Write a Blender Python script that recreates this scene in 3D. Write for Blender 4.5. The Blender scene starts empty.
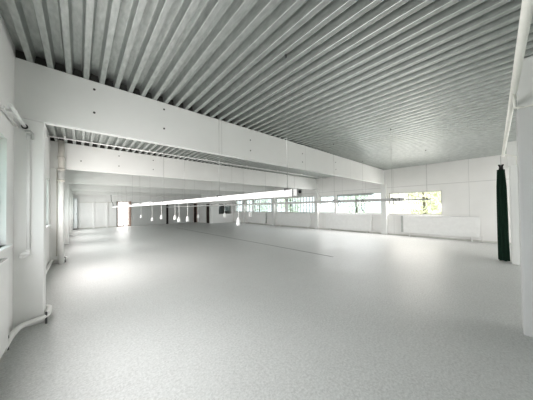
import bpy, bmesh, math, random
from mathutils import Vector, Matrix
random.seed(7)
COL = bpy.context.scene.collection

# ------------------------------------------------------------------ materials
def new_mat(name):
    m = bpy.data.materials.new(name); m.use_nodes = True
    nt = m.node_tree; b = nt.nodes.get('Principled BSDF')
    return m, nt, b

def mix_rgb(nt, fac, a, b):
    n = nt.nodes.new('ShaderNodeMix'); n.data_type = 'RGBA'
    if isinstance(fac, float): n.inputs[0].default_value = fac
    else: nt.links.new(fac, n.inputs[0])
    for s, v in ((6, a), (7, b)):
        if isinstance(v, tuple): n.inputs[s].default_value = (*v, 1)
        else: nt.links.new(v, n.inputs[s])
    return n.outputs[2]

def noise(nt, scale, detail=4, rough=.6, coord='Object'):
    tc = nt.nodes.new('ShaderNodeTexCoord'); n = nt.nodes.new('ShaderNodeTexNoise')
    n.inputs['Scale'].default_value = scale; n.inputs['Detail'].default_value = detail; n.inputs['Roughness'].default_value = rough
    nt.links.new(tc.outputs[coord], n.inputs['Vector'])
    return n.outputs['Fac']

def ramp(nt, fac, p0, p1):
    r = nt.nodes.new('ShaderNodeMapRange'); r.clamp = True
    r.inputs['From Min'].default_value = p0; r.inputs['From Max'].default_value = p1
    nt.links.new(fac, r.inputs['Value'])
    return r.outputs['Result']

def bump(nt, b, fac, strength, dist=.01):
    n = nt.nodes.new('ShaderNodeBump'); n.inputs['Strength'].default_value = strength; n.inputs['Distance'].default_value = dist
    nt.links.new(fac, n.inputs['Height']); nt.links.new(n.outputs['Normal'], b.inputs['Normal'])

def plain(name, c, rough=.5, metal=0., var=.06, scale=6.):
    m, nt, b = new_mat(name)
    f = ramp(nt, noise(nt, scale), .3, .7)
    d = tuple(max(0, x * (1 - var)) for x in c); e = tuple(min(1, x * (1 + var)) for x in c)
    nt.links.new(mix_rgb(nt, f, d, e), b.inputs['Base Color'])
    b.inputs['Roughness'].default_value = rough; b.inputs['Metallic'].default_value = metal
    return m

def mth(nt, op, a, b=None):
    n = nt.nodes.new('ShaderNodeMath'); n.operation = op
    for i, v in enumerate((a, b)):
        if v is None: continue
        if isinstance(v, (int, float)): n.inputs[i].default_value = v
        else: nt.links.new(v, n.inputs[i])
    return n.outputs[0]

def wall_material(name, c, seams=None):
    """painted concrete / masonry; seams = (axis, pitch, offset, z_lines) hairline panel joints"""
    m, nt, b = new_mat(name)
    f = ramp(nt, noise(nt, 1.3, 6), .3, .7)
    col = mix_rgb(nt, f, tuple(x * .955 for x in c), c)
    g = ramp(nt, noise(nt, 30, 3), .3, .7)
    if seams:
        ax, pitch, off, zs = seams
        tc = nt.nodes.new('ShaderNodeTexCoord'); sp = nt.nodes.new('ShaderNodeSeparateXYZ')
        nt.links.new(tc.outputs['Object'], sp.inputs[0])
        u = mth(nt, 'MODULO', mth(nt, 'ADD', sp.outputs[ax], 100 * pitch - off), pitch)
        line = mth(nt, 'LESS_THAN', mth(nt, 'ABSOLUTE', mth(nt, 'SUBTRACT', u, pitch / 2)), .008)
        for z in zs:
            l2 = mth(nt, 'LESS_THAN', mth(nt, 'ABSOLUTE', mth(nt, 'SUBTRACT', sp.outputs[2], z)), .014)
            line = mth(nt, 'MAXIMUM', line, l2)
        line = mth(nt, 'MULTIPLY', line, .3)
        col = mix_rgb(nt, line, col, (.35, .35, .34))
    nt.links.new(col, b.inputs['Base Color'])
    b.inputs['Roughness'].default_value = .75
    bump(nt, b, g, .12, .004)
    return m

def floor_material():
    m, nt, b = new_mat('floor_coating')
    big = ramp(nt, noise(nt, .55, 5, .6), .3, .72)
    mid = ramp(nt, noise(nt, 9, 4, .7), .35, .65)
    fine = ramp(nt, noise(nt, 45, 3, .85), .36, .64)
    c1 = mix_rgb(nt, big, (.465, .48, .468), (.575, .588, .575))
    c2 = mix_rgb(nt, mth(nt, 'MULTIPLY', mid, .35), c1, (.40, .405, .395))
    c3 = mix_rgb(nt, mth(nt, 'MULTIPLY', fine, .85), c2, (.68, .69, .68))
    nt.links.new(c3, b.inputs['Base Color'])
    r = nt.nodes.new('ShaderNodeMapRange'); nt.links.new(big, r.inputs['Value'])
    r.inputs['To Min'].default_value = .40; r.inputs['To Max'].default_value = .5
    b.inputs['Specular IOR Level'].default_value = .28
    nt.links.new(r.outputs['Result'], b.inputs['Roughness'])
    bump(nt, b, fine, .25, .002)
    return m

def deck_material():
    m, nt, b = new_mat('galvanised_deck')
    tc = nt.nodes.new('ShaderNodeTexCoord'); mp = nt.nodes.new('ShaderNodeMapping')
    nt.links.new(tc.outputs['Object'], mp.inputs[0]); mp.inputs['Scale'].default_value = (4, 1.2, 4)
    v = nt.nodes.new('ShaderNodeTexNoise'); v.inputs['Scale'].default_value = 7; v.inputs['Detail'].default_value = 6
    nt.links.new(mp.outputs[0], v.inputs['Vector'])
    f = ramp(nt, v.outputs['Fac'], .3, .7)
    nt.links.new(mix_rgb(nt, f, (.50, .525, .51), (.64, .66, .645)), b.inputs['Base Color'])
    b.inputs['Metallic'].default_value = .85; b.inputs['Roughness'].default_value = .45
    return m

def glass_material(name, tint):
    m = bpy.data.materials.new(name); m.use_nodes = True
    nt = m.node_tree; nt.nodes.clear()
    o = nt.nodes.new('ShaderNodeOutputMaterial'); mx = nt.nodes.new('ShaderNodeMixShader')
    t = nt.nodes.new('ShaderNodeBsdfTransparent'); g = nt.nodes.new('ShaderNodeBsdfGlossy')
    t.inputs[0].default_value = (*tint, 1); g.inputs['Roughness'].default_value = .05
    mx.inputs[0].default_value = .05
    nt.links.new(t.outputs[0], mx.inputs[1]); nt.links.new(g.outputs[0], mx.inputs[2]); nt.links.new(mx.outputs[0], o.inputs[0])
    return m

def leaf_material():
    m, nt, b = new_mat('pale_leaves')
    f = ramp(nt, noise(nt, 3, 5), .35, .65)
    nt.links.new(mix_rgb(nt, f, (.80, .84, .68), (.92, .93, .80)), b.inputs['Base Color'])
    b.inputs['Roughness'].default_value = .7
    return m

def cloth_material():
    m, nt, b = new_mat('green_cloth')
    f = ramp(nt, noise(nt, 40, 3), .3, .7)
    nt.links.new(mix_rgb(nt, f, (.003, .022, .012), (.007, .042, .022)), b.inputs['Base Color'])
    b.inputs['Roughness'].default_value = .9
    return m

M = dict(
    wall=wall_material('white_wall_paint', (.86, .86, .85)),
    wall_r=wall_material('white_wall_with_joints', (.87, .865, .85), (1, 1.43, .11, (2.5,))),
    beam=wall_material('white_beam_paint', (.80, .805, .79), (0, 3.0, .85, ())),
    partition=wall_material('grey_partition_sheets', (.56, .57, .56), (0, .62, .1, ())),
    column=wall_material('white_column_paint', (.85, .855, .84)),
    pier=wall_material('grey_white_pier_paint', (.60, .605, .60)),
    floor=floor_material(), deck=deck_material(), glass=glass_material('clear_glass', (.9, .93, .92)), glass_warm=glass_material('bright_glass', (.70, .71, .65)), glass_cool=glass_material('cool_wired_glass', (.62, .68, .68)), glass_left=glass_material('pale_blue_glass', (.66, .75, .745)), leaf=leaf_material(), cloth=cloth_material(),
    white=plain('white_enamel', (.86, .86, .85), .35, 0, .03),
    trunk=plain('white_trunking', (.93, .93, .92), .35, 0, .02),
    trunkgrey=plain('pale_grey_trunking', (.5, .5, .49), .4, 0, .03),
    frame=plain('window_frame_paint', (.66, .66, .62), .5, 0, .05),
    bar=plain('grey_window_bar', (.42, .44, .43), .5, 0, .05),
    lightbar=plain('pale_window_bar', (.66, .68, .62), .5, 0, .05),
    pipe=plain('white_pipe_paint', (.80, .80, .78), .4, 0, .04),
    drain=plain('beige_grey_drain', (.58, .56, .52), .5, 0, .08),
    rail=plain('cream_rail_paint', (.84, .84, .79), .4, 0, .03),
    black=plain('black_plastic', (.015, .015, .015), .5),
    dark=plain('dark_grey_metal', (.08, .08, .08), .5),
    hole=plain('dark_hole', (.06, .06, .055), .9),
    wire=plain('steel_wire', (.5, .5, .49), .4, .6),
    brown=plain('dark_opening_and_trim', (.045, .03, .025), .6, 0, .2),  # doorway slabs take the darkness beyond as their colour; also one trim strip
    redbrown=plain('reddish_wood', (.46, .33, .28), .6, 0, .15),
    groove=plain('floor_joint_sealant', (.16, .165, .16), .7),
    grille=plain('radiator_grille', (.55, .56, .55), .5),
    cab=plain('cool_white_laminate', (.82, .86, .87), .35, 0, .03),
    grass=plain('pale_grass', (.5, .54, .42), .9, 0, .25, 2.),
    bark=plain('grey_bark', (.2, .17, .14), .9, 0, .2),
)

# ------------------------------------------------------------------ mesh helpers
class MB:
    def __init__(s): s.bm = bmesh.new()
    def box(s, x0, x1, y0, y1, z0, z1):
        v = [s.bm.verts.new((x, y, z)) for x in (x0, x1) for y in (y0, y1) for z in (z0, z1)]
        for f in ((0, 1, 3, 2), (4, 6, 7, 5), (0, 4, 5, 1), (2, 3, 7, 6), (0, 2, 6, 4), (1, 5, 7, 3)):
            s.bm.faces.new([v[i] for i in f])
        return s
    def tube(s, pts, r, n=12, cap=True):
        pts = [Vector(p) for p in pts]; rings = []
        up = None
        for i, p in enumerate(pts):
            a = (pts[i] - pts[i - 1]).normalized() if i else None
            b = (pts[i + 1] - pts[i]).normalized() if i < len(pts) - 1 else None
            t = (a + b).normalized() if a and b else (a or b)
            if up is None:
                up = Vector((0, 0, 1)) if abs(t.z) < .9 else Vector((1, 0, 0))
            u = (up - t * up.dot(t)).normalized(); w = t.cross(u); up = u
            rr = r[i] if isinstance(r, (list, tuple)) else r
            rings.append([s.bm.verts.new(p + u * rr * math.cos(2 * math.pi * k / n) + w * rr * math.sin(2 * math.pi * k / n)) for k in range(n)])
        for A, B in zip(rings, rings[1:]):
            for k in range(n):
                f = s.bm.faces.new((A[k], A[(k + 1) % n], B[(k + 1) % n], B[k])); f.smooth = True
        if cap:
            s.bm.faces.new(list(reversed(rings[0]))); s.bm.faces.new(rings[-1])
        return s
    def build(s, name, mat, parent=None, bevel=0., segs=2):
        bmesh.ops.recalc_face_normals(s.bm, faces=s.bm.faces)
        me = bpy.data.meshes.new(name); s.bm.to_mesh(me); s.bm.free()
        me.materials.append(mat)
        o = bpy.data.objects.new(name, me); COL.objects.link(o)
        if parent is not None:
            o.parent = parent; o.matrix_parent_inverse = Matrix.Identity(4)
            o.location = -parent.matrix_basis.translation if parent.parent is None else (0, 0, 0)
            if parent.parent is not None: o.location = (0, 0, 0)
        if bevel:
            b = o.modifiers.new('soft_edges', 'BEVEL'); b.width = bevel; b.segments = segs; b.limit_method = 'ANGLE'
        return o

def box(name, mat, x0, x1, y0, y1, z0, z1, parent=None, bevel=0.):
    return MB().box(x0, x1, y0, y1, z0, z1).build(name, mat, parent, bevel)

def tag(o, label, cat, group=None):
    o['label'] = label; o['category'] = cat
    if group: o['group'] = group
    return o
def struct(o):
    o['kind'] = 'structure'; return o
def empty(name, loc):
    o = bpy.data.objects.new(name, None); COL.objects.link(o); o.location = loc; o.empty_display_size = .1
    o.matrix_basis = Matrix.Translation(loc)
    return o

def smooth_path(pts, r=.06, n=5):
    """round the corners of a polyline"""
    pts = [Vector(p) for p in pts]; out = [pts[0]]
    for a, b, c in zip(pts, pts[1:], pts[2:]):
        d1 = min(r, (b - a).length * .45); d2 = min(r, (c - b).length * .45)
        p = b + (a - b).normalized() * d1; q = b + (c - b).normalized() * d2
        for i in range(n + 1):
            t = i / n; out.append(p.lerp(b, t).lerp(b.lerp(q, t), t))
    out.append(pts[-1]); return out

# ------------------------------------------------------------------ dimensions (metres)
XL, XR = -.617, 12.3
CEIL = 3.46
YB, YF = -5.0, 22.0
PITCH = 4.307
COLS = [4.08 + PITCH * k for k in range(4)]            # beam lines in front of the camera
BEAM_B = 2.69

# ------------------------------------------------------------------ floor, ceiling
struct(box('floor', M['floor'], XL - .25, XR + .25, YB - .2, YF + .3, -.12, 0))
# a dark expansion joint running along the hall
struct(box('trim_1', M['groove'], 5.66, 5.70, 3.35, 17.0, -.01, .002))

mb = MB(); bmv = mb.bm
pitch, fl, web, dep = .1865, .062, .018, .115
prof = []
x = -.487 - pitch * 2
while x < XR + .35:
    prof += [(x - fl / 2, CEIL), (x + fl / 2, CEIL), (x + fl / 2 + web, CEIL + dep), (x + pitch - fl / 2 - web, CEIL + dep)]
    x += pitch
prof = [(px, pz) for px, pz in prof if XL - .2 < px < XR + .2]
A = [bmv.verts.new((px, YB - .1, pz)) for px, pz in prof]; B = [bmv.verts.new((px, YF + .2, pz)) for px, pz in prof]
for i in range(len(prof) - 1): bmv.faces.new((A[i], A[i + 1], B[i + 1], B[i]))
ceil = mb.build('ceiling', M['deck']); struct(ceil)
for p in ceil.data.polygons:                                    # faces look down
    pass
b = ceil.modifiers.new('soft_edges', 'BEVEL'); b.width = .006; b.segments = 2; b.limit_method = 'ANGLE'
struct(box('roof_slab', M['dark'], XL - .3, XR + .3, YB - .2, YF + .3, CEIL + dep + .03, CEIL + dep + .15))

# ------------------------------------------------------------------ long walls with windows
ZT = CEIL + dep + .02
def wall_x(name, mat, x0, x1, wins):
    m = MB(); y = YB
    for (a, b_, z0, z1) in sorted(wins):
        if a > y: m.box(x0, x1, y, a, 0, ZT)
        m.box(x0, x1, a, b_, 0, z0); m.box(x0, x1, a, b_, z1, ZT)
        y = b_
    m.box(x0, x1, y, YF, 0, ZT)
    return struct(m.build(name, mat))

right_wins = [(1.72, 3.93, 1.07, 2.21),
              (4.28, 6.97, 1.09, 2.28), (7.13, 8.22, 1.12, 2.23),
              (8.62, 11.28, 1.09, 2.28), (11.46, 12.54, 1.12, 2.26),
              (12.92, 15.6, 1.09, 2.30), (15.76, 16.84, 1.12, 2.28),
              (17.22, 18.6, 1.12, 2.28), (-4.2, -1.4, 1.07, 2.21)]
left_wins = [(.5, 3.73, 1.11, 2.32)] + [(4.75 + PITCH * k, 8.05 + PITCH * k, 1.11, 2.32) for k in range(4)] + [(-4.2, -.9, 1.11, 2.32)]
wall_x('wall_right', M['wall_r'], XR, XR + .22, right_wins)
wall_x('wall_left', M['wall'], XL - .14, XL, left_wins)

wn = [0]
def window_x(win, inner, sgn, mull, barmat, bars_z, thick=.045, fr=None, bw_=.022, gl='glass'):
    """sgn=+1: outside is towards +X"""
    wn[0] += 1
    y0, y1, z0, z1 = win
    xa, xb = sorted((inner + sgn * .07, inner + sgn * .13)); t = thick
    m = MB()
    m.box(xa, xb, y0, y0 + t, z0, z1).box(xa, xb, y1 - t, y1, z0, z1).box(xa, xb, y0, y1, z0, z0 + t).box(xa, xb, y0, y1, z1 - t, z1)
    w = struct(m.build('window_%d' % wn[0], fr or M['frame']))
    g = MB(); xc = inner + sgn * .095
    n = max(1, round((y1 - y0) / mull))
    for k in range(1, n):
        y = y0 + (y1 - y0) * k / n; g.box(xc - .012, xc + .012, y - .5 * bw_, y + .5 * bw_, z0 + t, z1 - t)
    for z in bars_z: g.box(xc - .010, xc + .010, y0 + t, y1 - t, z - .006, z + .006)
    g.build('glazing_bar', barmat, w)
    box('window_pane', M[gl], xc - .003, xc + .003, y0 + t, y1 - t, z0 + t, z1 - t, w)
    xs = sorted((inner - sgn * .05, inner + sgn * .07))
    box('window_sill', M['white'], xs[0], xs[1], y0 - .03, y1 + .03, z0 - .035, z0, w, .006)
    return w
for i, w in enumerate(right_wins):
    far = w[0] > 8.5
    window_x(w, XR, 1, (.27 if far else .43) if w[1] - w[0] > 1.2 else .54, M['bar'] if far else M['lightbar'], (w[2] + .78,) if far else (), bw_=.05 if far else .022, gl='glass_warm' if w[0] < 4 else 'glass_cool')
for w in left_wins:
    window_x(w, XL, -1, 1.65, M['lightbar'], (), .05, M['white'], gl='glass_left')

# ------------------------------------------------------------------ end walls
m = MB()                                                     # back wall behind the camera, with a wide window band
bw = (5.2, 11.6, .9, 3.0)
m.box(XL, bw[0], YB - .2, YB, 0, ZT).box(bw[1], XR, YB - .2, YB, 0, ZT).box(bw[0], bw[1], YB - .2, YB, 0, bw[2]).box(bw[0], bw[1], YB - .2, YB, bw[3], ZT)
struct(m.build('wall_back', M['wall']))
wn[0] += 1
m = MB(); m.box(bw[0], bw[1], YB - .13, YB - .08, bw[2], bw[2] + .05).box(bw[0], bw[1], YB - .13, YB - .08, bw[3] - .05, bw[3])
for k in range(9):
    xx = bw[0] + (bw[1] - bw[0] - .05) * k / 8; m.box(xx, xx + .05, YB - .13, YB - .08, bw[2], bw[3])
wb = struct(m.build('window_%d' % wn[0], M['frame']))
box('window_pane', M['glass'], bw[0], bw[1], YB - .108, YB - .102, bw[2], bw[3], wb)

# far wall with openings: glazed door, dark slot, two dark doorways
ops = [(2.44, 3.28, 2.18), (6.40, 6.60, 2.12), (9.17, 9.56, 2.05)]
m = MB(); x = XL
for a, b_, h in ops:
    m.box(x, a, YF, YF + .2, 0, ZT); m.box(a, b_, YF, YF + .2, h, ZT); x = b_
m.box(x, XR, YF, YF + .2, 0, ZT)
struct(m.build('wall_far', M['wall']))
# partition sheets standing in front of the far wall
for i, (a, b_) in enumerate(((3.46, 6.37), (6.63, 9.10))):
    struct(box('partition', M['partition'], a, b_, YF - .05, YF - .002, 0, 2.12, None, .004))
for i, a in enumerate((.80, 1.66)):
    struct(box('trim_%d' % (i + 2), M['white'], a, a + .13, YF - .06, YF - .001, 0, 2.1, None, .006))
struct(box('trim_4', M['frame'], -.1, 2.38, YF - .03, YF - .001, 2.08, 2.13))
struct(box('baseboard_far', M['frame'], -.1, 2.38, YF - .02, YF - .001, 0, .08))

def dark_doorway(n, a, b_, h, frame_mat):
    d = struct(box('door_%d' % n, M['brown'], a + .03, b_ - .03, YF + .10, YF + .14, 0, h - .03))  # dark slab in the opening, coloured to stand for the unlit space beyond
    f = MB(); f.box(a, a + .03, YF - .02, YF + .16, 0, h).box(b_ - .03, b_, YF - .02, YF + .16, 0, h).box(a, b_, YF - .02, YF + .16, h - .05, h)
    f.build('door_frame', frame_mat, d)
    if b_ - a > .3: MB().tube([(a + .08, YF + .10, 1.05), (a + .08, YF + .05, 1.05), (a + .17, YF + .05, 1.05)], .009, 8).build('door_handle', M['wire'], d)
    return d
dark_doorway(1, *ops[1], M['dark']); dark_doorway(2, *ops[2], M['redbrown'])
# glazed door with daylight behind
a, b_, h = ops[0]
f = MB(); t = .05
f.box(a, a + t, YF + .05, YF + .11, 0, h).box(b_ - t, b_, YF + .05, YF + .11, 0, h).box(a, b_, YF + .05, YF + .11, h - t, h).box(a, b_, YF + .05, YF + .11, 0, .09)
f.box((a + b_) / 2 - .03, (a + b_) / 2 + .03, YF + .05, YF + .11, 0, h)
d4 = struct(f.build('door_4', M['redbrown']))
box('window_pane', M['glass'], a + t, b_ - t, YF + .077, YF + .083, .09, h - t, d4)
struct(box('trim_5', M['redbrown'], 3.30, 3.44, YF - .06, YF - .001, 0, 2.2, None, .006))
struct(box('trim_6', M['brown'], 2.38, 2.43, YF - .04, YF - .001, 0, 2.2, None, .004))

# small glazed office at the far right corner
m = MB(); ow = (10.60, 12.10, .88, 2.0)
OY = 19.15
m.box(9.72, ow[0], OY, OY + .1, 0, ZT - .12).box(ow[1], XR, OY, OY + .1, 0, ZT - .12).box(ow[0], ow[1], OY, OY + .1, 0, ow[2]).box(ow[0], ow[1], OY, OY + .1, ow[3], ZT - .12)
DY0, DY1, DH = 19.38, 20.15, 1.98
m.box(9.72, 9.82, OY + .1, DY0, 0, ZT - .12).box(9.72, 9.82, DY1, YF, 0, ZT - .12).box(9.72, 9.82, DY0, DY1, DH, ZT - .12)
struct(m.build('wall_office', M['wall']))
d3 = struct(box('door_3', M['brown'], 9.76, 9.80, DY0 + .03, DY1 - .03, 0, DH - .03))  # dark slab again, its colour standing for the shade past the office doorway
f = MB(); f.box(9.70, 9.83, DY0, DY0 + .03, 0, DH).box(9.70, 9.83, DY1 - .03, DY1, 0, DH).box(9.70, 9.83, DY0, DY1, DH - .04, DH)
f.build('door_frame', M['frame'], d3)
MB().tube([(9.76, DY0 + .1, 1.05), (9.71, DY0 + .1, 1.05), (9.71, DY0 + .2, 1.05)], .009, 8).build('door_handle', M['wire'], d3)
wn[0] += 1
m = MB()
m.box(ow[0], ow[0] + .04, OY + .02, OY + .08, ow[2], ow[3]).box(ow[1] - .04, ow[1], OY + .02, OY + .08, ow[2], ow[3]).box(ow[0], ow[1], OY + .02, OY + .08, ow[2], ow[2] + .04).box(ow[0], ow[1], OY + .02, OY + .08, ow[3] - .04, ow[3]).box(11.28, 11.34, OY + .02, OY + .08, ow[2], ow[3])
wo = struct(m.build('window_%d' % wn[0], M['frame']))
box('window_pane', M['glass'], ow[0], ow[1], OY + .047, OY + .053, ow[2], ow[3], wo)
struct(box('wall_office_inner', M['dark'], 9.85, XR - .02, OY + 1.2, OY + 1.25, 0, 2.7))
struct(box('trim_7', M['white'], 9.72, 9.98, OY - .05, OY - .001, 0, 2.1, None, .01))

# ------------------------------------------------------------------ beams and columns
def anchor(parent, x, y, z):
    MB().tube([(x, y - .004, z), (x, y + .01, z)], .016, 10).build('anchor_hole', M['hole'], parent)
for k, y in enumerate(COLS + [COLS[-1] + PITCH]):
    bobj = struct(box('beam', M['beam'], XL - .04, XR + .04, y, y + .11, BEAM_B, CEIL, None, .012))
    if k == 0:
        for hx in (.165, 1.155, 3.15, 5.2, 7.2): anchor(bobj, hx, y, 3.33 if hx < 2 else 3.18); anchor(bobj, hx, y, 2.975 if hx < 2 else 2.92)
    if k == 1:
        for hx, hz in ((.033, 2.972), (.974, 3.273), (.974, 2.939), (2.0, 3.27), (2.0, 2.94)): anchor(bobj, hx, y, hz)
    struct(box('deck_filler', M['hole'], XL, XR, y + .04, y + .07, CEIL + .003, CEIL + dep + .02))
    struct(box('column', M['column'], XL - .04, -.352, y, y + .26, 0, BEAM_B, None, .012))
    struct(box('column', M['column'], XR - .15, XR + .04, y - .08, y + .18, 0, BEAM_B, None, .012))
    struct(box('column', M['column'], XR - .06, XR + .04, y - .05, y, BEAM_B, CEIL))
# piers on the line beside the camera, with short cross beams over them
struct(box('column', M['pier'], 3.80, 4.08, -1.1, -.165, 0, 2.62, None, .012))
struct(box('column', M['column'], 8.15, 8.4, -1.1, -.205, 0, 2.5, None, .012))
struct(box('beam', M['beam'], 4.42, 4.6, YB, -.2, 2.60, CEIL, None, .01))
struct(box('beam', M['beam'], 9.9, 10.1, YB, -.2, 2.66, CEIL, None, .01))
struct(box('baseboard_right', M['frame'], XR - .012, XR - .001, YB, 18.9, 0, .06))

# ------------------------------------------------------------------ radiators
def radiator_x(face, back, y0, y1, z0, z1, label, valve_y, slot=None):
    r = empty('radiator', ((face + back) / 2, (y0 + y1) / 2, 0))
    xa, xb = sorted((face, back)); s = 1 if face < back else -1
    m = MB(); m.box(xa, xb, y0, y1, z0, z1 - .012)
    m.build('radiator_panel', M['white'], r, .008)
    g = MB(); n = int((y1 - y0) / .05)
    g.box(xa + .008, xb - .008, y0 + .02, y1 - .02, z1 - .012, z1 - .004)
    for k in range(n):
        y = y0 + .03 + (y1 - y0 - .06) * k / n; g.box(xa + .01, xb - .01, y, y + .02, z1 - .005, z1)
    g.build('top_grille', M['grille'], r)
    for y in (y0 + .25, y1 - .25):
        MB().box(xa + .015, xb - .015, y - .025, y + .025, 0, z0).build('bracket', M['white'], r)
    if slot is not None:
        sy0, sy1 = (y1 + .005, y1 + .10) if slot > 0 else (y0 - .10, y0 - .005)
        MB().box(xa + .01, xb, sy0, sy1, z0 + .02, z1 - .02).build('side_grille', M['grille'], r, .004)['label'] = 'grey end grille'
    v = MB(); yo = valve_y; d = -1 if yo <= (y0 + y1) / 2 else 1
    xc = (xa + xb) / 2
    v.tube([(xc, yo, z0 + .05), (xc, yo + d * .05, z0 + .05)], .016).tube([(xc, yo + d * .04, z0 + .05), (xc, yo + d * .09, z0 + .05)], .026)
    vo = v.build('valve', M['white'], r)
    MB().tube([(xc, yo + d * .045, z0 + .05), (xc, yo + d * .045, 0)], .009, 8).build('valve_pipe', M['pipe'], vo)
    return tag(r, label, 'radiator', 'long flat wall radiators')
radiator_x(XR - .12, XR - .03, .52, 3.24, .17, 1.03, 'long white flat radiator under the window nearest the green curtain', .52, 1)
radiator_x(XR - .12, XR - .03, 4.80, 7.66, .12, 1.05, 'long white flat radiator below the window with the dark roller blind', 4.80)
radiator_x(XR - .12, XR - .03, 8.95, 12.2, .12, 1.05, 'long white flat radiator on the window wall, third from the green curtain', 8.95)
radiator_x(XR - .12, XR - .03, 13.75, 16.4, .12, 1.05, 'white flat radiator in the farthest bay of the window wall, grey grille at its end', 16.4, -1)
radiator_x(-.53, XL + .012, .40, 3.33, .15, 1.03, 'white flat radiator under the tall left window beside the column', .40)

# rolled dark blind at the head of the second window
r = empty('roller_blind', (XR - .05, 5.7, 2.2))
MB().box(XR + .005, XR + .055, 4.72, 6.92, 2.195, 2.285).build('blind_box', M['bar'], r, .01)
MB().tube([(XR + .03, 4.75, 2.175), (XR + .03, 6.89, 2.175)], .014, 8).build('bottom_rail', M['dark'], r)
tag(r, 'rolled up dark blind at the head of a window behind the column', 'blind')

# ------------------------------------------------------------------ suspended trunking
def trunking(X, y0, y1, z0, z1, w, hang, mat, label, boxmat):
    t = empty('suspended_trunking', (X, y0, z0))
    MB().box(X - w / 2, X + w / 2, y0, y1, z0, z1).build('trunking_body', mat, t, .006)
    for k in range(int((y1 - y0) / 1.5)):
        MB().box(X - w / 2 - .003, X + w / 2 + .003, y0 + .75 + 1.5 * k, y0 + .79 + 1.5 * k, z0 - .003, z1 + .003).build('joint_band', mat, t)
    e = MB().box(X - w / 2 - .006, X + w / 2 + .006, y0 - .05, y0 + .01, z0 - .004, z1 + .004).build('end_box', boxmat, t, .008)
    MB().tube([(X, y0 - .06, (z0 + z1) / 2 + .01), (X, y0 - .04, (z0 + z1) / 2 + .01)], (z1 - z0) * .25, 16).build('cable_entry', M['black'], e)
    MB().box(X - w / 2 - .008, X + w / 2 + .008, y0 + .012, y0 + .025, z0 - .004, z1 + .004).build('end_band', M['dark'], t)
    for y in hang:
        h = MB().tube([(X, y, z1), (X, y, CEIL)], .0032, 6).build('hanger_wire', M['wire'], t)
        MB().box(X - w / 2 - .006, X + w / 2 + .006, y - .015, y + .015, z1 - .01, z1 + .018).build('hanger_clip', M['dark'], h)
        MB().tube([(X, y, CEIL - .03), (X, y, CEIL)], .014, 8).build('ceiling_hook', M['dark'], h)
    return tag(t, label, 'trunking', 'suspended cable trunking')
tA = trunking(1.97, 1.645, 20.3, 1.636, 1.722, .09, [1.79 + 1.735 * k for k in range(11)], M['trunk'], 'longest looking bright white trunking, nearest, hung low with a black entry at its end', M['trunkgrey'])
tB = trunking(5.87, 1.60, 20.0, 1.632, 1.702, .09, [1.79 + 1.6 * k for k in range(12)], M['trunkgrey'], 'pale grey hung trunking, middle one, ending just past the right column', M['trunkgrey'])
trunking(9.03, 1.63, 19.4, 1.706, 1.752, .07, [1.67 + 2.2 * k for k in range(9)], M['trunkgrey'], 'thin pale hung trunking nearest the window wall', M['frame'])

def drop_socket(X, y, ztop, zbot, label, scale=1., L=.10):
    d = empty('drop_socket', (X, y, zbot))
    MB().tube([(X, y, ztop), (X + .006, y, (ztop + zbot) / 2), (X, y, zbot + L)], .0075 * scale, 6).build('cord', M['pipe'], d)
    MB().tube([(X, y, zbot + L + .04), (X, y, zbot + L + .02), (X, y, zbot + L), (X, y, zbot + .02), (X, y, zbot)], [.012 * scale, .02 * scale, .034 * scale, .04 * scale, .036 * scale], 10).build('socket_housing', M['trunk'], d)
    tag(d, label, 'socket', 'sockets hanging on cords from the trunking')
def q(x): return x
A = [(2.90, 1.21), (5.09, 1.185), (5.68, 1.145), (5.99, 1.195), (7.29, 1.17), (8.44, 1.06), (10.27, 1.12)]
AL = ['large white hanging socket, nearest on the bright near trunking',
      'white socket on a cord just left of the dark reddish doorway, low',
      'white socket hanging lowest of a pair between the narrow dark slot and doorway',
      'white socket hanging higher of a pair just right of the narrow dark slot',
      'small white socket hanging just left of the narrow dark slot',
      'small white socket low on a cord in front of the grey partition middle',
      'tiny white socket hanging farthest, near the bright glazed door']
for (y, z), l in zip(A, AL): drop_socket(1.97, y, 1.635, z, l, 1.0 if y > 3 else .8)
for (y, z), l in zip(((7.68, 1.08), (9.95, 1.00), (13.36, .88)),
                     ('white socket hanging in front of the farthest window wall, near the corner',
                      'white socket hanging in front of the dark office window',
                      'white socket hanging over the dark reddish doorway')):
    drop_socket(5.87, y, 1.631, z, l, 1.9, .22)

def cable_loop(X, y, z, r, drop):
    pts = []
    for k in range(22):
        a_ = 2 * math.pi * k / 14
        pts.append((X + .02 * math.sin(a_ * .5) + .0012 * k, y + r * math.sin(a_), z - drop * (.5 - .5 * math.cos(a_))))
    MB().tube(pts, .006, 6).build('cable_loop', M['dark'], tB)
for (y, r_, dr) in ((3.20, .03, .20), (2.66, .04, .24), (2.50, .035, .32), (1.72, .03, .17)): cable_loop(5.80, y, 1.70, r_, dr)
# coils of white flex lying along the far half of the near trunking
for y in (8.6, 10.6, 13.2, 16.5):
    MB().tube([(1.97 + .05 * math.cos(k * 1.1), y + .09 * k, 1.735 + .03 * abs(math.sin(k * 1.3))) for k in range(16)], .016, 6).build('flex_coil', M['trunk'], tA)
c = MB().tube(smooth_path([(1.90, 20.9, 2.69), (1.90, 20.8, 2.2), (1.97, 20.26, 1.95), (1.97, 20.25, 1.724)], .1), .016, 6).build('feed_cable', M['dark'])
tag(c, 'dark feed cable dropping from beam to the far end of the near trunking', 'cable')

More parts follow.
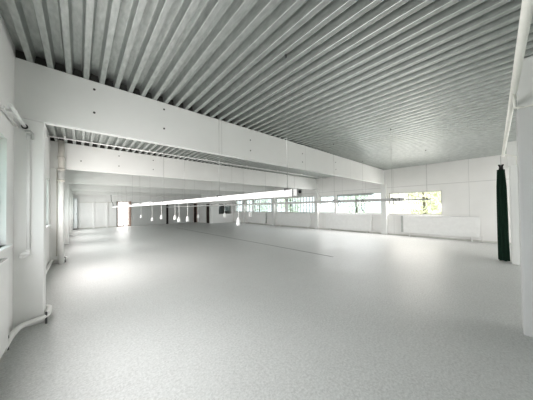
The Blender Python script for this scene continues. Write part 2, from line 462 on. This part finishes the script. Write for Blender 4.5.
# ------------------------------------------------------------------ left wall services
MBt = lambda pts, r, n=12: MB().tube(pts, r, n)
c = empty('wall_conduit', (-.528, 3.6, 2.583))
MBt([(-.528, 3.32, 2.583), (-.528, 4.08, 2.583)], .018).build('conduit_tube', M['white'], c)
MBt([(-.528, 4.055, 2.583), (-.528, 4.079, 2.583)], .03).build('collar', M['black'], c)
MB().box(-.614, -.51, 3.5, 3.53, 2.57, 2.60).build('bracket', M['white'], c)
tag(c, 'short white conduit ending in a black collar at the near left column', 'conduit')
c = empty('wall_conduit', (-.59, 2.5, 2.56))
MBt([(-.592, .0, 2.56), (-.592, 4.02, 2.56)], .014).build('conduit_tube', M['white'], c)
for y in (.6, 2.0, 3.4): MB().box(-.616, -.574, y, y + .02, 2.54, 2.58).build('clip', M['white'], c)
tag(c, 'long thin white conduit along the wall above the near left window', 'conduit')

c = empty('crank_rod', (-.49, 4.02, .95))
MBt([(-.49, 4.03, 2.46), (-.49, 4.03, .99)], .017).build('rod', M['white'], c)
b1 = MB(); b1.tube([(-.525, 4.04, 2.52), (-.48, 4.04, 2.53), (-.455, 4.04, 2.50), (-.455, 4.04, 2.42)], .011, 8).box(-.51, -.47, 4.04, 4.084, 2.44, 2.50)
b1.build('bracket', M['grille'], c)
MBt(smooth_path([(-.49, 4.03, 1.0), (-.49, 4.03, .93), (-.545, 4.01, .91), (-.54, 3.99, .955), (-.462, 3.98, .955)], .03), .019, 10).build('crank_handle', M['white'], c)
MB().box(-.50, -.48, 4.03, 4.084, 1.03, 1.06).build('holder', M['wire'], c)
tag(c, 'white vertical crank rod with hooked handle on the near left column', 'rod')

c = empty('heating_pipe', (-.56, 3.4, .1))
path = [(-.572, 3.35, .095), (-.572, 3.66, .095), (-.53, 3.93, .095), (-.318, 4.03, .095), (-.312, 4.42, .095), (-.57, 4.50, .095), (-.57, 8.25, .095), (-.56, 8.346, .095), (-.29, 8.347, .095), (-.29, 8.72, .095), (-.57, 8.8, .095), (-.57, 12.5, .095)]
MBt(smooth_path(path, .10), .030).build('pipe_run', M['pipe'], c)
for p in ((-.325, 4.035), (-.572, 3.56), (-.30, 8.36)):
    MBt([(p[0], p[1], 0), (p[0], p[1], .15)], .010, 8).build('pipe_clip', M['dark'], c)
tag(c, 'white heating pipe along the left wall, bent round the columns near the floor', 'pipe')

c = empty('drain_pipe', (-.385, 8.24, 0))
MBt([(-.385, 8.24, .0), (-.385, 8.24, 2.6)], .066, 18).build('lower_pipe', M['pipe'], c)
MBt([(-.385, 8.24, 2.6), (-.385, 8.24, CEIL)], .066, 18).build('upper_pipe', M['drain'], c)
for z in (2.30, 2.62, 2.95): MBt([(-.385, 8.24, z), (-.385, 8.24, z + .06)], .078, 18).build('pipe_collar', M['drain'], c)
tag(c, 'round vertical drain pipe before the second left column, greyer at top', 'pipe')
c = MBt([(-.475, 8.37, .2), (-.475, 8.37, 2.66)], .012, 8).build('thin_cable', M['drain'])
tag(c, 'thin grey vertical cable on the second left column behind the drain pipe', 'cable')

c = empty('ceiling_conduit', (5.8, 7.7, 3.42))
MBt([(XL, 7.68, 3.40), (XR - .02, 7.68, 3.40)], .018, 10).build('conduit_tube', M['white'], c)
for k in range(7): MB().box(-.3 + 2 * k, -.27 + 2 * k, 7.66, 7.70, 3.38, CEIL).build('clip', M['white'], c)
tag(c, 'thin white conduit crossing under the ribbed ceiling between the first two beams', 'conduit')

# tall cabinet at the far left
c = empty('tall_cabinet', (-.33, 21.8, 0))
MB().box(-.55, -.12, 21.62, YF - .002, .06, 2.40).build('cabinet_body', M['cab'], c, .01)
MB().box(-.53, -.14, 21.64, YF - .01, 0, .06).build('plinth', M['dark'], c)
dd = MB().box(-.54, -.13, 21.60, 21.622, .08, 2.38).build('door', M['cab'], c, .006)
MBt([(-.17, 21.585, 1.1), (-.17, 21.585, 1.25)], .008, 8).build('handle', M['wire'], dd)
tag(c, 'tall cool white cabinet against the far wall beside the left columns', 'cabinet')

# ------------------------------------------------------------------ curtain rail and curtain
RZ = 2.845
c = empty('curtain_rail', (5, -.13, RZ))
MBt([(1.4, -.165, RZ), (8.62, -.105, RZ)], .030, 16).build('rail_tube', M['rail'], c)
MBt([(8.60, -.105, RZ), (8.66, -.105, RZ)], .036, 16).build('end_cap', M['rail'], c)
b1 = MB(); b1.tube([(3.86, -.146, RZ - .03), (3.86, -.15, 2.66), (3.90, -.30, 2.632)], .014, 8).box(3.84, 3.97, -.36, -.22, 2.62, 2.645)
b1.build('bracket', M['rail'], c)
b1 = MB(); b1.tube([(8.2, -.11, RZ - .02), (8.2, -.32, 2.72), (8.2, -.33, 2.5)], .013, 8); b1.build('bracket', M['rail'], c)
tag(c, 'long cream curtain rail tube running overhead to the green curtain', 'rail')

def curtain(cx, cy, ztop, zbot):
    r = empty('curtain', (cx, cy, 0))
    m = MB(); bm_ = m.bm; N, H = 88, 26; rings = []
    for j in range(H + 1):
        t = j / H; z = ztop + (zbot - ztop) * t
        wid = .062 + .03 * min(1, t * 5) * (.5 + .5 * t); th = .045 + .03 * min(1, t * 4)
        ring = []
        for k in range(N):
            a_ = 2 * math.pi * k / N
            fold = 1 + .17 * math.sin(9 * a_ + .8 * math.sin(t * 3)) + .07 * math.sin(17 * a_ + 2 * t)
            ring.append(bm_.verts.new((cx + th * fold * math.cos(a_) + .01 * math.sin(3 * t), cy + wid * fold * math.sin(a_) - .012 * t, z + (.01 * math.sin(5 * a_) if j == H else 0))))
        rings.append(ring)
    for P_, Q_ in zip(rings, rings[1:]):
        for k in range(N):
            f_ = bm_.faces.new((P_[k], P_[(k + 1) % N], Q_[(k + 1) % N], Q_[k])); f_.smooth = True
    bm_.faces.new(rings[0]); bm_.faces.new(list(reversed(rings[-1])))
    m.build('cloth', M['cloth'], r)
    h = MB()
    for dx, dy in ((0, -.035), (.02, 0), (0, .035)):
        h.tube([(cx + dx, cy + dy, ztop - .04), (cx + dx * .7, cy + dy * .6, ztop + .08), (cx + dx, cy + dy * 1.2, ztop + .14)], .016, 8)
    h.tube([(cx, cy, ztop - .02), (cx, cy, ztop + .06)], .04, 10)
    h.build('gathered_heading', M['black'], r)
    MB().tube([(cx, cy, ztop + .05), (cx, cy, RZ - .02)], .006, 6).build('hook', M['wire'], r)
    tag(r, 'dark green curtain gathered into a narrow bundle by the right pier', 'curtain')
curtain(8.50, -.062, 2.46, .015)

# ------------------------------------------------------------------ outdoors
struct(box('ground_outside', M['grass'], XR + .26, 60, -40, 60, -.35, -.25))
struct(box('ground_outside_left', M['grass'], -60, XL - .3, -40, 60, -.35, -.25))
def tree(x, y, h, r, label):
    t = empty('garden_tree', (x, y, -.25))
    MB().tube([(x, y, -.25), (x + .05, y, h * .5), (x, y + .05, h * .8)], [.12, .09, .04], 8).build('trunk', M['bark'], t)
    m = MB()
    for k in range(420):
        u = random.uniform(-1, 1); a_ = random.uniform(0, 6.283); rr = r * random.uniform(.4, 1)
        c_ = Vector((x + rr * math.sqrt(1 - u * u) * math.cos(a_), y + rr * math.sqrt(1 - u * u) * math.sin(a_), h * .62 + rr * u * .95))
        d1 = Vector((random.gauss(0, 1), random.gauss(0, 1), random.gauss(0, 1))).normalized(); d2 = d1.orthogonal().normalized()
        s_ = random.uniform(.10, .22)
        m.bm.faces.new([m.bm.verts.new(c_ + d1 * s_), m.bm.verts.new(c_ + d2 * s_ * .5), m.bm.verts.new(c_ - d1 * s_), m.bm.verts.new(c_ - d2 * s_ * .5)])
    m.build('crown', M['leaf'], t)
    tag(t, label, 'tree', 'trees outside the window wall')
tree(17.5, 3.4, 3.2, 1.5, 'pale tree outside the window nearest the green curtain')
tree(19.5, 9.0, 3.4, 1.6, 'pale tree outside the blind window, behind the column')
tree(17.0, 15.0, 3.3, 1.5, 'pale tree seen through the window in the third bay')
tree(18.0, 21.5, 3.3, 1.7, 'pale tree outside the farthest windows near the corner')

# ------------------------------------------------------------------ light
w = bpy.data.worlds.new('overcast'); bpy.context.scene.world = w; w.use_nodes = True
nt = w.node_tree; bg = nt.nodes['Background']
bg.inputs['Color'].default_value = (.99, .965, .99, 1); bg.inputs['Strength'].default_value = 2.4

def area(name, loc, direction, sx, sy, power, color=(1, 1, 1)):
    l = bpy.data.lights.new(name, 'AREA'); l.shape = 'RECTANGLE'; l.size = sx; l.size_y = sy; l.energy = power; l.color = color
    o = bpy.data.objects.new(name, l); COL.objects.link(o); o.location = loc
    o.rotation_euler = Vector(direction).to_track_quat('-Z', 'Y').to_euler()
    return o
for (a, b_, z0, z1) in left_wins:
    p = 3 if a < 0 else 48 if a < 4 else 74 if a < 8 else 62
    area('daylight_left', (XL - .03, (a + b_) / 2 - .1, (z0 + z1) / 2), (1, 0, -.14 if a < 4 else -.05 if a < 8 else -.3), b_ - a - 1.3, z1 - z0 - .3, p, (1, .93, .925) if a > 4 else (1, .95, .965))
for (a, b_, z0, z1) in right_wins:
    p = 27 if 0 < a < 4 else 24 if 0 < a < 8 else 5
    area('daylight_right', (XR + .05, (a + b_) / 2, (z0 + z1) / 2), (-1, 0, -.55), b_ - a - .1, z1 - z0 - .1, p * (b_ - a), (1, .945, .945))
area('daylight_back', ((bw[0] + bw[1]) / 2, YB - .03, (bw[2] + bw[3]) / 2), (0, 1, 0), 6.3, 2.0, 100, (1, .955, .94))
area('daylight_door', ((ops[0][0] + ops[0][1]) / 2, YF + .04, 1.1), (0, -1, 0), .75, 2.0, 16, (1, .97, .94))

# ------------------------------------------------------------------ camera
cam = bpy.data.cameras.new('camera'); co = bpy.data.objects.new('camera', cam); COL.objects.link(co)
f, yaw, pit, rol, sy = 208.37, .7317, .0156, -.0113, 4.48
D = Vector((math.sin(yaw), math.cos(yaw), 0)); R = Vector((math.cos(yaw), -math.sin(yaw), 0)); Z = Vector((0, 0, 1))
F = D * math.cos(pit) + Z * math.sin(pit); U = -D * math.sin(pit) + Z * math.cos(pit)
Rc = R * math.cos(rol) + U * math.sin(rol); Uc = -R * math.sin(rol) + U * math.cos(rol)
mtx = Matrix((Rc, Uc, -F)).transposed().to_4x4(); mtx.translation = (0, 0, 1.5)
co.matrix_world = mtx
cam.sensor_width = 36; cam.lens = f / 533 * 36; cam.shift_y = sy / 533; cam.clip_start = .02; cam.clip_end = 200
bpy.context.scene.camera = co
sc = bpy.context.scene
sc.view_settings.view_transform = 'Standard'; sc.view_settings.look = 'None'; sc.view_settings.exposure = .72; sc.view_settings.gamma = .86
try:
    sc.cycles.max_bounces = 16; sc.cycles.diffuse_bounces = 10; sc.cycles.transparent_max_bounces = 16; sc.cycles.use_denoising = True
    sc.cycles.sample_clamp_indirect = 6
except Exception: pass
